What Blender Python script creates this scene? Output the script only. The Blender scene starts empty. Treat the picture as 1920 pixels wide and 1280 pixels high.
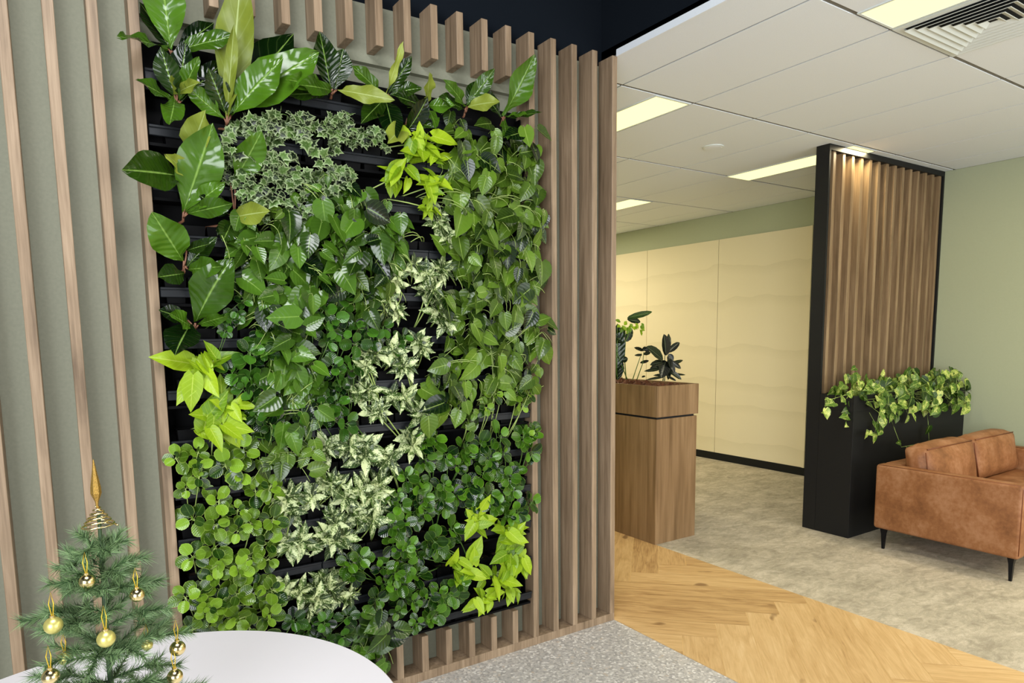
import bpy, bmesh, math, random
from mathutils import Vector, Matrix, noise
PI = math.pi
SC = bpy.context.scene
COL = SC.collection

# ------------------------------------------------------------------ camera
# measured from the photograph's vanishing points (1920x1280 frame)
CR = Vector((0.83494687, -0.55018979, -0.01244653))   # camera right
CD = Vector((-0.07390475, -0.08968604, -0.9932243))   # camera down
CF = Vector((0.54534559, 0.83020937, -0.11554472))    # camera forward
CP = Vector((0, 0, 1.6028))
FPX, CX, CY = 1269.097, 960.0, 772.75
cam_d = bpy.data.cameras.new('camera'); cam = bpy.data.objects.new('camera', cam_d); COL.objects.link(cam)
m = Matrix.Identity(4)
for i in range(3):
    m[i][0] = CR[i]; m[i][1] = -CD[i]; m[i][2] = -CF[i]; m[i][3] = CP[i]
cam.matrix_world = m
cam_d.sensor_width = 36; cam_d.lens = FPX / 1920 * 36; cam_d.shift_y = (CY - 640) / 1920
cam_d.clip_start = .05; cam_d.clip_end = 60
SC.camera = cam
SC.view_settings.view_transform = 'Standard'; SC.view_settings.look = 'None'
SC.view_settings.gamma = 1; SC.view_settings.exposure = 0.55; SC.view_settings.use_curve_mapping = False

# ------------------------------------------------------------------ world and daylight
w = bpy.data.worlds.new('world'); SC.world = w; w.use_nodes = True
w.node_tree.nodes['Background'].inputs[0].default_value = (.86, .93, 1, 1)
w.node_tree.nodes['Background'].inputs[1].default_value = .15
def area(name, loc, target, sx, sy, power, col, spread=180):
    l = bpy.data.lights.new(name, 'AREA'); l.shape = 'RECTANGLE'; l.size = sx; l.size_y = sy
    l.energy = power; l.color = col; l.spread = math.radians(spread)
    o = bpy.data.objects.new(name, l); COL.objects.link(o); o.location = loc
    o.rotation_euler = (Vector(target) - Vector(loc)).to_track_quat('-Z', 'Y').to_euler()
    return o
area('window_daylight', (-2.5, -2.2, 1.7), (.6, 2.7, 1.4), 2.4, 2.4, 190, (.93, .97, 1))
area('window_daylight', (3.6, -3.4, 1.3), (4.2, 1.2, 2.3), 4.2, 2.2, 120, (.95, .98, 1))
area('foreground_ceiling_light', (.1, .9, 3.72), (.25, 1.3, 0), 1.2, 1.6, 92, (.97, .98, 1))
# unseen warm lamps added at ceiling height to supply the visible panels' light
WARM = (1, .89, .67)
for (x, y, p) in ((3.2, 6.0, 42), (5.28, 7.6, 40), (5.28, .6, 26), (5.28, -1.8, 22), (3.2, -.9, 20)):
    area('added_panel_light', (x, y, 2.98), (x, y, 0), .3, 1.2, p, WARM)

area('added_panel_light', (5.3, 3.066, 2.992), (5.3, 3.13, 0), .3, .06, 5, (1, .86, .55))

# ------------------------------------------------------------------ helpers
def ray(u, v):
    return CR * ((u - CX) / FPX) + CD * ((v - CY) / FPX) + CF
def aty(u, v, y):
    d = ray(u, v); return CP + d * ((y - CP.y) / d.y)
def lin(c):
    c = c / 255.; return c / 12.92 if c <= .04045 else ((c + .055) / 1.055) ** 2.4
def rgb(r, g, b, a=1): return (lin(r), lin(g), lin(b), a)

def tag(o, label=None, cat=None, group=None, kind=None):
    if label: o['label'] = label
    if cat: o['category'] = cat
    if group: o['group'] = group
    if kind: o['kind'] = kind
    return o
def empty(name, loc=(0, 0, 0), rz=0, **k):
    o = bpy.data.objects.new(name, None); COL.objects.link(o); o.location = loc; o.rotation_euler = (0, 0, rz)
    o.empty_display_size = .05
    return tag(o, **k)

class MB:
    def __init__(s): s.v = []; s.f = []; s.uv = []; s.t = []
    def add(s, vs, fs, uvs=None, tint=.5):
        b = len(s.v); s.v += [tuple(p) for p in vs]
        for f in fs:
            s.f.append(tuple(b + i for i in f))
            for i in f:
                s.uv.append(uvs[i] if uvs else (0, 0)); s.t.append(tint)
    def box(s, x0, x1, y0, y1, z0, z1, tint=.5):
        v = [(x, y, z) for z in (z0, z1) for y in (y0, y1) for x in (x0, x1)]
        s.add(v, [(0, 2, 3, 1), (4, 5, 7, 6), (0, 1, 5, 4), (2, 6, 7, 3), (0, 4, 6, 2), (1, 3, 7, 5)], tint=tint)
    def tube(s, pts, r, n=6, r1=None, tint=.5, cap=True):
        pts = [Vector(p) for p in pts]; N = len(pts); vs = []
        up = Vector((0.31, .2, .93))
        for i, p in enumerate(pts):
            d = (pts[min(i + 1, N - 1)] - pts[max(i - 1, 0)])
            if d.length < 1e-9: d = Vector((0, 0, 1))
            d.normalize(); a = d.cross(up)
            if a.length < 1e-3: a = d.cross(Vector((1, 0, 0)))
            a.normalize(); b = d.cross(a)
            rr = r if r1 is None else r + (r1 - r) * i / (N - 1)
            for k in range(n):
                t = 2 * PI * k / n; vs.append(p + (a * math.cos(t) + b * math.sin(t)) * rr)
        fs = [(i * n + k, i * n + (k + 1) % n, (i + 1) * n + (k + 1) % n, (i + 1) * n + k) for i in range(N - 1) for k in range(n)]
        if cap: fs += [tuple(range(n))[::-1], tuple((N - 1) * n + k for k in range(n))]
        s.add(vs, fs, tint=tint)
    def lathe(s, prof, n=24, c=(0, 0, 0), tint=.5):
        vs = [(c[0] + r * math.cos(2 * PI * k / n), c[1] + r * math.sin(2 * PI * k / n), c[2] + z) for r, z in prof for k in range(n)]
        P = len(prof)
        fs = [(i * n + k, i * n + (k + 1) % n, (i + 1) * n + (k + 1) % n, (i + 1) * n + k) for i in range(P - 1) for k in range(n)]
        fs += [tuple(range(n))[::-1], tuple((P - 1) * n + k for k in range(n))]
        s.add(vs, fs, tint=tint)
    def build(s, name, mat, parent=None, smooth=False, bevel=0, loc=None, seg=2):
        me = bpy.data.meshes.new(name); me.from_pydata(s.v, [], s.f)
        uvl = me.uv_layers.new(name='UVMap')
        uvl.data.foreach_set('uv', [c for p in s.uv for c in p])
        at = me.attributes.new('tint', 'FLOAT', 'CORNER'); at.data.foreach_set('value', s.t)
        me.materials.append(mat)
        if smooth:
            me.polygons.foreach_set('use_smooth', [True] * len(me.polygons))
        me.update()
        o = bpy.data.objects.new(name, me); COL.objects.link(o)
        if loc: o.location = loc
        if parent: o.parent = parent
        if bevel:
            b = o.modifiers.new('bevel', 'BEVEL'); b.width = bevel; b.segments = seg; b.limit_method = 'ANGLE'
        return o

def box_obj(name, dims, mat, parent=None, bevel=0, smooth=False, origin=None):
    """dims x0,x1,y0,y1,z0,z1 in parent space; origin of the object at the box's own base centre"""
    x0, x1, y0, y1, z0, z1 = dims
    c = ((x0 + x1) / 2, (y0 + y1) / 2, z0)
    b = MB(); b.box(x0 - c[0], x1 - c[0], y0 - c[1], y1 - c[1], 0, z1 - z0)
    return b.build(name, mat, parent, bevel=bevel, smooth=smooth, loc=c)

# ------------------------------------------------------------------ materials
def mat(name):
    m = bpy.data.materials.new(name); m.use_nodes = True
    nt = m.node_tree; return m, nt, nt.nodes['Principled BSDF']
def node(nt, t, **k):
    n = nt.nodes.new(t)
    for a, b in k.items():
        if a.startswith('i_'): n.inputs[int(a[2:])].default_value = b
        else: setattr(n, a, b)
    return n
def ramp(nt, fac, stops):
    r = nt.nodes.new('ShaderNodeValToRGB'); cr = r.color_ramp
    while len(cr.elements) < len(stops): cr.elements.new(.5)
    for e, (p, c) in zip(cr.elements, stops): e.position = p; e.color = c
    nt.links.new(fac, r.inputs[0]); return r.outputs[0]
def mix(nt, a, b, fac, blend='MIX'):
    n = nt.nodes.new('ShaderNodeMix'); n.data_type = 'RGBA'; n.blend_type = blend
    for s, val in ((6, a), (7, b), (0, fac)):
        if hasattr(val, 'links'): nt.links.new(val, n.inputs[s])
        else: n.inputs[s].default_value = val
    return n.outputs[2]
def math_(nt, op, a, b=None, c=None):
    n = nt.nodes.new('ShaderNodeMath'); n.operation = op
    for i, v_ in enumerate((a, b, c)):
        if v_ is None: continue
        if hasattr(v_, 'links'): nt.links.new(v_, n.inputs[i])
        else: n.inputs[i].default_value = v_
    return n.outputs[0]
def noise_(nt, vec, scale, detail=4, rough=.55, sc=None, dist=0):
    if sc is not None:
        mp = nt.nodes.new('ShaderNodeMapping'); mp.inputs['Scale'].default_value = sc
        nt.links.new(vec, mp.inputs[0]); vec = mp.outputs[0]
    n = nt.nodes.new('ShaderNodeTexNoise'); n.inputs['Scale'].default_value = scale
    n.inputs['Detail'].default_value = detail; n.inputs['Roughness'].default_value = rough; n.inputs['Distortion'].default_value = dist
    nt.links.new(vec, n.inputs['Vector']); return n.outputs[0]
def geo(nt): return nt.nodes.new('ShaderNodeNewGeometry').outputs['Position']
def bump(nt, bs, h, strength=.2, dist=.002):
    b = nt.nodes.new('ShaderNodeBump'); b.inputs['Strength'].default_value = strength; b.inputs['Distance'].default_value = dist
    nt.links.new(h, b.inputs['Height']); nt.links.new(b.outputs[0], bs.inputs['Normal'])

def plain(name, col, rough=.6, metal=0, spec=.5, noise_amt=0, nscale=40, coat=0):
    m, nt, bs = mat(name)
    bs.inputs['Roughness'].default_value = rough; bs.inputs['Metallic'].default_value = metal
    bs.inputs['Specular IOR Level'].default_value = spec; bs.inputs['Base Color'].default_value = col
    if coat: bs.inputs['Coat Weight'].default_value = coat
    if noise_amt:
        f = noise_(nt, geo(nt), nscale, 6)
        d = tuple(c * (1 - noise_amt) for c in col[:3]) + (1,); l = tuple(min(1, c * (1 + noise_amt)) for c in col[:3]) + (1,)
        nt.links.new(ramp(nt, f, [(.3, d), (.7, l)]), bs.inputs['Base Color'])
        bump(nt, bs, f, .15, .001)
    return m

def wood(name, dark, mid, light, axis=2, rough=.5, fine=1.0, knots=True):
    """laminate wood grain running along an axis (object-random offset per board)"""
    m, nt, bs = mat(name)
    pos = geo(nt)
    oi = nt.nodes.new('ShaderNodeObjectInfo')
    off = nt.nodes.new('ShaderNodeVectorMath'); off.operation = 'ADD'
    cx = nt.nodes.new('ShaderNodeCombineXYZ')
    r1 = math_(nt, 'MULTIPLY', oi.outputs['Random'], 13.7); r2 = math_(nt, 'MULTIPLY', oi.outputs['Random'], 7.1)
    for i in range(3): nt.links.new(r1 if i != 1 else r2, cx.inputs[i])
    nt.links.new(pos, off.inputs[0]); nt.links.new(cx.outputs[0], off.inputs[1])
    sc = [1, 1, 1]; sc[axis] = .045
    sc2 = [1, 1, 1]; sc2[axis] = .12
    a = noise_(nt, off.outputs[0], 55 * fine, 5, .6, sc)
    b = noise_(nt, off.outputs[0], 12 * fine, 4, .6, sc2, .8)
    c = noise_(nt, off.outputs[0], 220 * fine, 3, .6, [v * (1 if i != axis else .35) for i, v in enumerate(sc)])
    f = math_(nt, 'ADD', math_(nt, 'MULTIPLY', a, .45), math_(nt, 'MULTIPLY', b, .4))
    f = math_(nt, 'ADD', f, math_(nt, 'MULTIPLY', c, .15))
    col = ramp(nt, f, [(.34, dark), (.5, mid), (.66, light)])
    nt.links.new(col, bs.inputs['Base Color']); bs.inputs['Roughness'].default_value = rough
    bs.inputs['Specular IOR Level'].default_value = .35
    bump(nt, bs, c, .12, .0006)
    return m

def leaf_mat(name, base, dark, edge=None, mid=None, vein=0.25, rough=.32, trans=.1, rib=.8, vb=.12, varieg=None, vein_n=7):
    """UV.x runs across the blade (0..1), UV.y from stalk to tip; 'tint' varies leaf by leaf"""
    m, nt, bs = mat(name)
    uv = nt.nodes.new('ShaderNodeUVMap'); uv.uv_map = 'UVMap'
    sp = nt.nodes.new('ShaderNodeSeparateXYZ'); nt.links.new(uv.outputs[0], sp.inputs[0])
    at = nt.nodes.new('ShaderNodeAttribute'); at.attribute_name = 'tint'
    d = math_(nt, 'ABSOLUTE', math_(nt, 'SUBTRACT', sp.outputs[0], .5))         # 0 mid .. .5 edge
    tone = math_(nt, 'ADD', at.outputs['Fac'], math_(nt, 'MULTIPLY', noise_(nt, geo(nt), 28, 2), .25))
    col = ramp(nt, tone, [(.2, dark), (1.08, base)])
    if varieg:
        pos = geo(nt)
        n1 = noise_(nt, pos, 170, 3, .7)
        n2 = noise_(nt, pos, 36, 2)
        k = math_(nt, 'ADD', n1, math_(nt, 'MULTIPLY', math_(nt, 'SUBTRACT', n2, .5), varieg[2]))
        k = math_(nt, 'SUBTRACT', k, math_(nt, 'MULTIPLY', d, varieg[3]))
        k = math_(nt, 'ADD', k, math_(nt, 'MULTIPLY', math_(nt, 'SUBTRACT', at.outputs['Fac'], .5), .35))
        fac = ramp(nt, k, [(varieg[1] - .05, (0, 0, 0, 1)), (varieg[1] + .05, (1, 1, 1, 1))])
        col = mix(nt, col, varieg[0], fac)
    # side veins
    ph = math_(nt, 'SUBTRACT', math_(nt, 'MULTIPLY', sp.outputs[1], vein_n), math_(nt, 'MULTIPLY', d, 3.2))
    fr = math_(nt, 'ABSOLUTE', math_(nt, 'SUBTRACT', math_(nt, 'FRACT', ph), .5))
    vn = ramp(nt, fr, [(.0, (1, 1, 1, 1)), (.09, (0, 0, 0, 1))])
    if mid:
        col = mix(nt, col, mid, math_(nt, 'MULTIPLY', vn, vein))
        mr = ramp(nt, d, [(.0, (1, 1, 1, 1)), (.035, (0, 0, 0, 1))])
        col = mix(nt, col, mid, math_(nt, 'MULTIPLY', mr, rib))
    if edge:
        er = ramp(nt, d, [(edge[1], (0, 0, 0, 1)), (min(.5, edge[1] + .06), (1, 1, 1, 1))])
        col = mix(nt, col, edge[0], math_(nt, 'MULTIPLY', er, edge[2]))
    nt.links.new(col, bs.inputs['Base Color'])
    bs.inputs['Roughness'].default_value = rough; bs.inputs['Specular IOR Level'].default_value = .42
    hgt = math_(nt, 'SUBTRACT', 1, fr)
    bump(nt, bs, math_(nt, 'ADD', math_(nt, 'SINE', math_(nt, 'MULTIPLY', ph, 2 * PI)), math_(nt, 'MULTIPLY', ramp(nt, d, [(0, (0, 0, 0, 1)), (.05, (1, 1, 1, 1))]), 1.5)), vb, .0012)
    tr = nt.nodes.new('ShaderNodeBsdfTranslucent'); nt.links.new(col, tr.inputs[0])
    ms = nt.nodes.new('ShaderNodeMixShader'); ms.inputs[0].default_value = trans
    out = nt.nodes['Material Output']
    nt.links.new(bs.outputs[0], ms.inputs[1]); nt.links.new(tr.outputs[0], ms.inputs[2]); nt.links.new(ms.outputs[0], out.inputs[0])
    return m

M = {}
M['slat'] = wood('oak_laminate', rgb(100, 82, 63), rgb(137, 116, 93), rgb(165, 143, 118))
M['cabinet'] = wood('walnut_laminate', rgb(100, 76, 48), rgb(132, 104, 72), rgb(156, 127, 93), fine=.55)
M['slat2'] = wood('walnut_slats', rgb(98, 79, 56), rgb(134, 111, 82), rgb(162, 138, 106), fine=.8)
M['green'] = plain('sage_board', rgb(130, 131, 113), .75, noise_amt=.06, nscale=90)
M['greenwall'] = plain('sage_paint', rgb(170, 176, 146), .8, noise_amt=.015, nscale=60)
M['black'] = plain('near_black_paint', rgb(14, 20, 27), .9, spec=.12)
M['blackbox'] = plain('black_laminate', rgb(26, 26, 26), .55, spec=.25)
M['plastic'] = plain('black_plastic', rgb(3, 3, 4), .7, spec=.12)
M['lip'] = plain('slate_plastic', rgb(20, 23, 27), .45, spec=.3)
M['potplastic'] = plain('pot_plastic', rgb(3, 3, 4), .6, spec=.12)
M['soil'] = plain('soil', rgb(52, 33, 20), .95, noise_amt=.5, nscale=120)
M['bark'] = plain('bark_mulch', rgb(92, 50, 26), .9, noise_amt=.6, nscale=70)
M['white'] = plain('table_white', rgb(226, 222, 226), .45, spec=.4)
M['skirt'] = plain('black_skirting', rgb(12, 14, 14), .6, spec=.3)
M['gap'] = plain('ceiling_rail_grey', rgb(112, 110, 102), .7)
M['tile'] = plain('ceiling_tile', rgb(228, 234, 240), .85, noise_amt=.03, nscale=220)
M['vent'] = plain('vent_white', rgb(215, 222, 220), .4)
M['dark'] = plain('vent_dark', rgb(20, 20, 22), .8)
M['legs'] = plain('black_metal', rgb(18, 20, 26), .4, metal=.6)
M['gold'] = plain('gold_foil', rgb(236, 216, 158), .18, metal=1)
M['goldmatt'] = plain('gold_matt', rgb(214, 204, 120), .34, metal=.7)
M['goldstring'] = plain('gold_string', rgb(222, 190, 60), .4, metal=.5)
M['glitter'] = plain('gold_glitter', rgb(176, 140, 70), .4, metal=.8, noise_amt=.5, nscale=600)
M['stem'] = plain('pale_green_stem', rgb(150, 170, 92), .5)
M['stemdark'] = plain('green_stem', rgb(84, 116, 48), .5)
M['stemred'] = plain('brown_red_stem', rgb(122, 82, 60), .5)
M['trunk'] = plain('tree_wire_green', rgb(44, 66, 36), .6)

def emis(name, col, s):
    m, nt, bs = mat(name)
    bs.inputs['Base Color'].default_value = (.1, .1, .1, 1)
    bs.inputs['Emission Color'].default_value = col; bs.inputs['Emission Strength'].default_value = s
    return m
M['lamp'] = emis('lamp_diffuser', (1, .94, .40, 1), 1.05)

# leather
def leather():
    m, nt, bs = mat('tan_leather'); p = geo(nt)
    a = noise_(nt, p, 5.5, 5, .6); b = noise_(nt, p, 38, 4, .6)
    f = math_(nt, 'ADD', math_(nt, 'MULTIPLY', a, .7), math_(nt, 'MULTIPLY', b, .3))
    nt.links.new(ramp(nt, f, [(.34, rgb(118, 74, 42)), (.5, rgb(146, 97, 60)), (.66, rgb(170, 123, 88))]), bs.inputs['Base Color'])
    bs.inputs['Roughness'].default_value = .52; bs.inputs['Specular IOR Level'].default_value = .35
    bump(nt, bs, noise_(nt, p, 320, 4), .12, .001)
    return m
M['leather'] = leather()
M['piping'] = plain('leather_piping', rgb(112, 60, 26), .5)

def terrazzo():
    m, nt, bs = mat('terrazzo'); p = geo(nt)
    def vor(s):
        v = nt.nodes.new('ShaderNodeTexVoronoi'); v.inputs['Scale'].default_value = s; v.inputs['Randomness'].default_value = 1
        nt.links.new(p, v.inputs['Vector']); sp = nt.nodes.new('ShaderNodeSeparateColor'); nt.links.new(v.outputs['Color'], sp.inputs[0]); return sp.outputs[0], v.outputs['Distance']
    c1, d1 = vor(95); c2, d2 = vor(48)
    a = ramp(nt, c1, [(0, rgb(176, 172, 168)), (.28, rgb(150, 146, 142)), (.5, rgb(190, 184, 176)), (.7, rgb(205, 200, 193)), (.9, rgb(238, 234, 228)), (1, rgb(168, 160, 148))])
    a = [x for x in nt.nodes if x.type == 'VALTORGB'][-1]; a.color_ramp.interpolation = 'CONSTANT'; a = a.outputs[0]
    sel = ramp(nt, c2, [(.0, (0, 0, 0, 1)), (.8, (0, 0, 0, 1)), (.81, (1, 1, 1, 1))])
    big = ramp(nt, c2, [(.82, rgb(158, 150, 142)), (.9, rgb(240, 236, 230)), (.97, rgb(190, 170, 146))])
    msk = math_(nt, 'MULTIPLY', sel, ramp(nt, d2, [(.35, (1, 1, 1, 1)), (.45, (0, 0, 0, 1))]))
    col = mix(nt, a, big, msk)
    col = mix(nt, col, rgb(192, 188, 184), .3)
    nt.links.new(col, bs.inputs['Base Color']); bs.inputs['Roughness'].default_value = .5
    return m
M['terrazzo'] = terrazzo()

def carpet():
    m, nt, bs = mat('carpet'); p = geo(nt)
    a = noise_(nt, p, 2.6, 6, .68, (1.0, 1.7, 1), .6); b = noise_(nt, p, 12, 5, .7, (1, 1.8, 1), 1.0); c = noise_(nt, p, 420, 2)
    f = math_(nt, 'ADD', math_(nt, 'MULTIPLY', a, .5), math_(nt, 'MULTIPLY', b, .5))
    col = ramp(nt, f, [(.38, rgb(166, 156, 136)), (.46, rgb(184, 174, 153)), (.53, rgb(200, 189, 167)), (.6, rgb(216, 205, 184))])
    col = mix(nt, col, rgb(120, 114, 100), math_(nt, 'MULTIPLY', ramp(nt, c, [(.35, (1, 1, 1, 1)), (.6, (0, 0, 0, 1))]), .35))
    nt.links.new(col, bs.inputs['Base Color']); bs.inputs['Roughness'].default_value = .95; bs.inputs['Specular IOR Level'].default_value = .1
    bump(nt, bs, c, .5, .003)
    return m
M['carpet'] = carpet()

def oakfloor():
    m, nt, bs = mat('oak_planks')
    uv = nt.nodes.new('ShaderNodeUVMap'); uv.uv_map = 'UVMap'; v = uv.outputs[0]
    at = nt.nodes.new('ShaderNodeAttribute'); at.attribute_name = 'tint'
    a = noise_(nt, v, 9, 5, .6, (.35, 2.6, 1), 1.2); b = noise_(nt, v, 60, 4, .6, (.1, 2.2, 1))
    f = math_(nt, 'ADD', math_(nt, 'MULTIPLY', a, .55), math_(nt, 'MULTIPLY', b, .3))
    f = math_(nt, 'ADD', f, math_(nt, 'MULTIPLY', math_(nt, 'SUBTRACT', at.outputs['Fac'], .5), .22))
    col = ramp(nt, f, [(.22, rgb(160, 122, 74)), (.38, rgb(198, 160, 106)), (.52, rgb(214, 178, 124)), (.66, rgb(226, 194, 144))])
    kn = noise_(nt, v, 3.4, 2, .5, (1, 2.2, 1))
    col = mix(nt, col, rgb(120, 84, 44), math_(nt, 'MULTIPLY', ramp(nt, kn, [(.70, (0, 0, 0, 1)), (.76, (1, 1, 1, 1))]), .8))
    nt.links.new(col, bs.inputs['Base Color']); bs.inputs['Roughness'].default_value = .5
    bump(nt, bs, b, .1, .001)
    return m
M['oakfloor'] = oakfloor()
M['joint'] = plain('plank_joint', rgb(236, 200, 134), .6)

def creampanel():
    """printed ranges of hills: faint lines with a soft wash under each"""
    m, nt, bs = mat('cream_felt'); p = geo(nt)
    sp = nt.nodes.new('ShaderNodeSeparateXYZ'); nt.links.new(p, sp.inputs[0])
    base = rgb(226, 215, 182); wash = rgb(208, 197, 163)
    tot = None
    for k, (z0, amp, fr, sd) in enumerate(((2.36, .11, 1.3, 1.3), (1.98, .12, 1.15, 7.7), (1.42, .12, 1.0, 12.1), (.98, .15, .9, 21.4), (.72, .08, 1.2, 33.0), (.28, .07, 1.4, 41.0))):
        cb = nt.nodes.new('ShaderNodeCombineXYZ'); nt.links.new(math_(nt, 'ADD', math_(nt, 'MULTIPLY', sp.outputs[1], fr), sd), cb.inputs[0])
        n = noise_(nt, cb.outputs[0], 1.0, 3, .45)
        h = math_(nt, 'ADD', math_(nt, 'MULTIPLY', math_(nt, 'SUBTRACT', n, .5), amp * 3.2), z0)
        dd = math_(nt, 'SUBTRACT', h, sp.outputs[2])        # >0 below the line
        r = ramp(nt, math_(nt, 'MULTIPLY', dd, 4), [(.0, (0, 0, 0, 1)), (.02, (1, 1, 1, 1)), (.5, (0, 0, 0, 1))])
        tot = r if tot is None else math_(nt, 'MAXIMUM', tot, r)
    g = noise_(nt, p, 260, 3, .7)
    fac = math_(nt, 'MULTIPLY', tot, math_(nt, 'ADD', math_(nt, 'MULTIPLY', g, 1.6), -.35))
    col = mix(nt, base, wash, math_(nt, 'MULTIPLY', fac, .85))
    nt.links.new(col, bs.inputs['Base Color']); bs.inputs['Roughness'].default_value = .92; bs.inputs['Specular IOR Level'].default_value = .1
    return m
M['cream'] = creampanel()

G = rgb
M['lf_big'] = leaf_mat('leaf_big_glossy', G(70, 108, 22), G(8, 26, 4), mid=G(136, 170, 80), vein=.05, rough=.17, vein_n=9, vb=.45)
M['lf_olive'] = leaf_mat('leaf_young_olive', G(160, 174, 66), G(98, 112, 30), mid=G(196, 214, 140), vein=.12, rough=.4, trans=.3)
M['lf_heart'] = leaf_mat('leaf_heart', G(76, 114, 30), G(7, 24, 5), mid=G(124, 156, 70), vein=.08, rough=.2)
M['lf_heart2'] = leaf_mat('leaf_heart_light', G(94, 126, 36), G(10, 30, 6), mid=G(150, 174, 86), vein=.1, rough=.25)
M['lf_lime'] = leaf_mat('leaf_lime', G(170, 200, 36), G(92, 134, 8), mid=G(206, 224, 96), vein=.25, rough=.38, trans=.3)
M['lf_pep_dark'] = leaf_mat('leaf_round_dark', G(66, 112, 30), G(7, 26, 6), edge=(G(130, 160, 78), .46, .6), mid=G(92, 146, 70), vein=.06, rough=.18, rib=.25)
M['lf_pep_mid'] = leaf_mat('leaf_round_mid', G(80, 126, 26), G(8, 34, 6), edge=(G(150, 184, 76), .45, .6), mid=G(120, 170, 76), vein=.06, rough=.18, rib=.25)
M['lf_pep_light'] = leaf_mat('leaf_round_light', G(126, 164, 42), G(26, 56, 8), edge=(G(184, 210, 100), .44, .6), mid=G(160, 200, 96), vein=.08, rough=.24, rib=.25)
M['lf_varieg'] = leaf_mat('leaf_cream_marbled', G(74, 106, 34), G(12, 34, 6), mid=G(214, 226, 160), vein=.25, rough=.36, varieg=(G(208, 218, 164), .475, .6, .34))
M['lf_ivy'] = leaf_mat('leaf_ivy', G(82, 112, 50), G(8, 22, 6), edge=(G(180, 198, 146), .33, .5), mid=G(190, 206, 150), vein=.15, rough=.42)
M['lf_pothos'] = leaf_mat('leaf_pothos_marbled', G(94, 132, 34), G(22, 52, 8), mid=G(190, 212, 110), vein=.1, rough=.33, varieg=(G(206, 212, 116), .60, .6, .1))
M['lf_black'] = leaf_mat('leaf_dark_fig', G(44, 52, 34), G(14, 18, 14), mid=G(120, 128, 100), vein=.1, rough=.22, trans=.05)
M['needle'] = leaf_mat('pine_needles', G(136, 164, 112), G(40, 76, 36), rough=.5, trans=.1)

# ------------------------------------------------------------------ the room
XE, YF, YB, H = 2.467, 2.735, 2.843, 3.0
XW = 6.73; XO = 3.63
def struct(name, dims, m, **k):
    o = box_obj(name, dims, m, **k); o['kind'] = 'structure'; return o
struct('floor', (-3.4, XE, -3.6, 9, -.1, 0), M['terrazzo'])
struct('floor', (XO, XW, -3.6, 9, -.1, 0.001), M['carpet'])

# herringbone strip between the terrazzo and the carpet
def herringbone():
    L, W = 1.22, .185
    s = 1 / math.sqrt(2); O = Vector((2.627 - .863, 2.383 - .863))
    pd, qd = Vector((s, s)), Vector((s, -s)); rng = random.Random(5)
    bm = bmesh.new(); uvl = bm.loops.layers.uv.new('UVMap'); tl = bm.loops.layers.float.new('tint')
    g = .0012
    for j in range(-6, 7):
        for k in range(-46, 46):
            for t in (0, 1):
                p0, q0 = k * W + j * L, k * W - j * L
                if t == 0: r = (p0, p0 + L, q0, q0 + W)
                else: r = (p0, p0 + W, q0 + W, q0 + W + L)
                cs = [O + pd * a + qd * b for a, b in ((r[0] + g, r[2] + g), (r[1] - g, r[2] + g), (r[1] - g, r[3] - g), (r[0] + g, r[3] - g))]
                if max(c.x for c in cs) < XE or min(c.x for c in cs) > XO or max(c.y for c in cs) < -3.6 or min(c.y for c in cs) > 9: continue
                u0, v0, tn = rng.random() * 20, rng.random() * 20, rng.random()
                vs = [bm.verts.new((c.x, c.y, 0.001)) for c in cs]; f = bm.faces.new(vs)
                if f.normal.z < 0: f.normal_flip()
                for lp in f.loops:
                    i = vs.index(lp.vert); a, b = ((0, 0), (L, 0), (L, W), (0, W))[i] if t == 0 else ((0, 0), (0, W), (L, W), (L, 0))[i]
                    lp[uvl].uv = (u0 + a, v0 + b); lp[tl] = tn
    for co, no in (((XE, 0, 0), (-1, 0, 0)), ((XO, 0, 0), (1, 0, 0)), ((0, -3.6, 0), (0, -1, 0)), ((0, 9, 0), (0, 1, 0))):
        bmesh.ops.bisect_plane(bm, geom=bm.verts[:] + bm.edges[:] + bm.faces[:], plane_co=co, plane_no=no, clear_outer=True)
    bmesh.ops.recalc_face_normals(bm, faces=bm.faces)
    for f in bm.faces:
        if f.normal.z < 0: f.normal_flip()
    me = bpy.data.meshes.new('floor'); bm.to_mesh(me); bm.free(); me.materials.append(M['oakfloor'])
    o = bpy.data.objects.new('floor', me); COL.objects.link(o); o['kind'] = 'structure'
herringbone()
struct('floor', (XE, XO, -3.6, 9, -.1, 0), M['joint'])

# walls
struct('wall_right', (XW, XW + .12, -3.6, 9, 0, H), M['greenwall'])
struct('wall_back', (XE - .6, XW, 9, 9.12, 0, H), M['greenwall'])
struct('wall_left', (-3.4, XE, 2.875, 2.99, 0, H - .02), M['green'])
b = MB()                                   # sage board in front of it, open where the planting hangs
b.box(-3.4, .295, YB, 2.874, .0, H - .02); b.box(1.93, XE, YB, 2.874, .0, H - .02)
b.box(.295, 1.93, YB, 2.874, 2.745, H - .02); b.box(.295, 1.93, YB, 2.874, .0, .2)
o = b.build('wall_left_board', M['green']); o.name = 'wall_left'; o['kind'] = 'structure'
struct('wall_left', (-3.4, XE, 2.858, 2.99, H - .02, 3.75), M['black'])
struct('wall_left', (XE, XE + .02, 2.99, 9, 0, H), M['greenwall'])
struct('wall_front', (XE, XE + .1, -3.6, 2.858, H + .012, 3.75), M['black'])      # bulkhead above the tiled ceiling
struct('ceiling', (-3.4, XE, -3.6, 2.99, 3.75, 3.85), M['black'])
struct('baseboard_right', (XW - .014, XW, 3.24, 9, 0, .092), M['skirt'])

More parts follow.
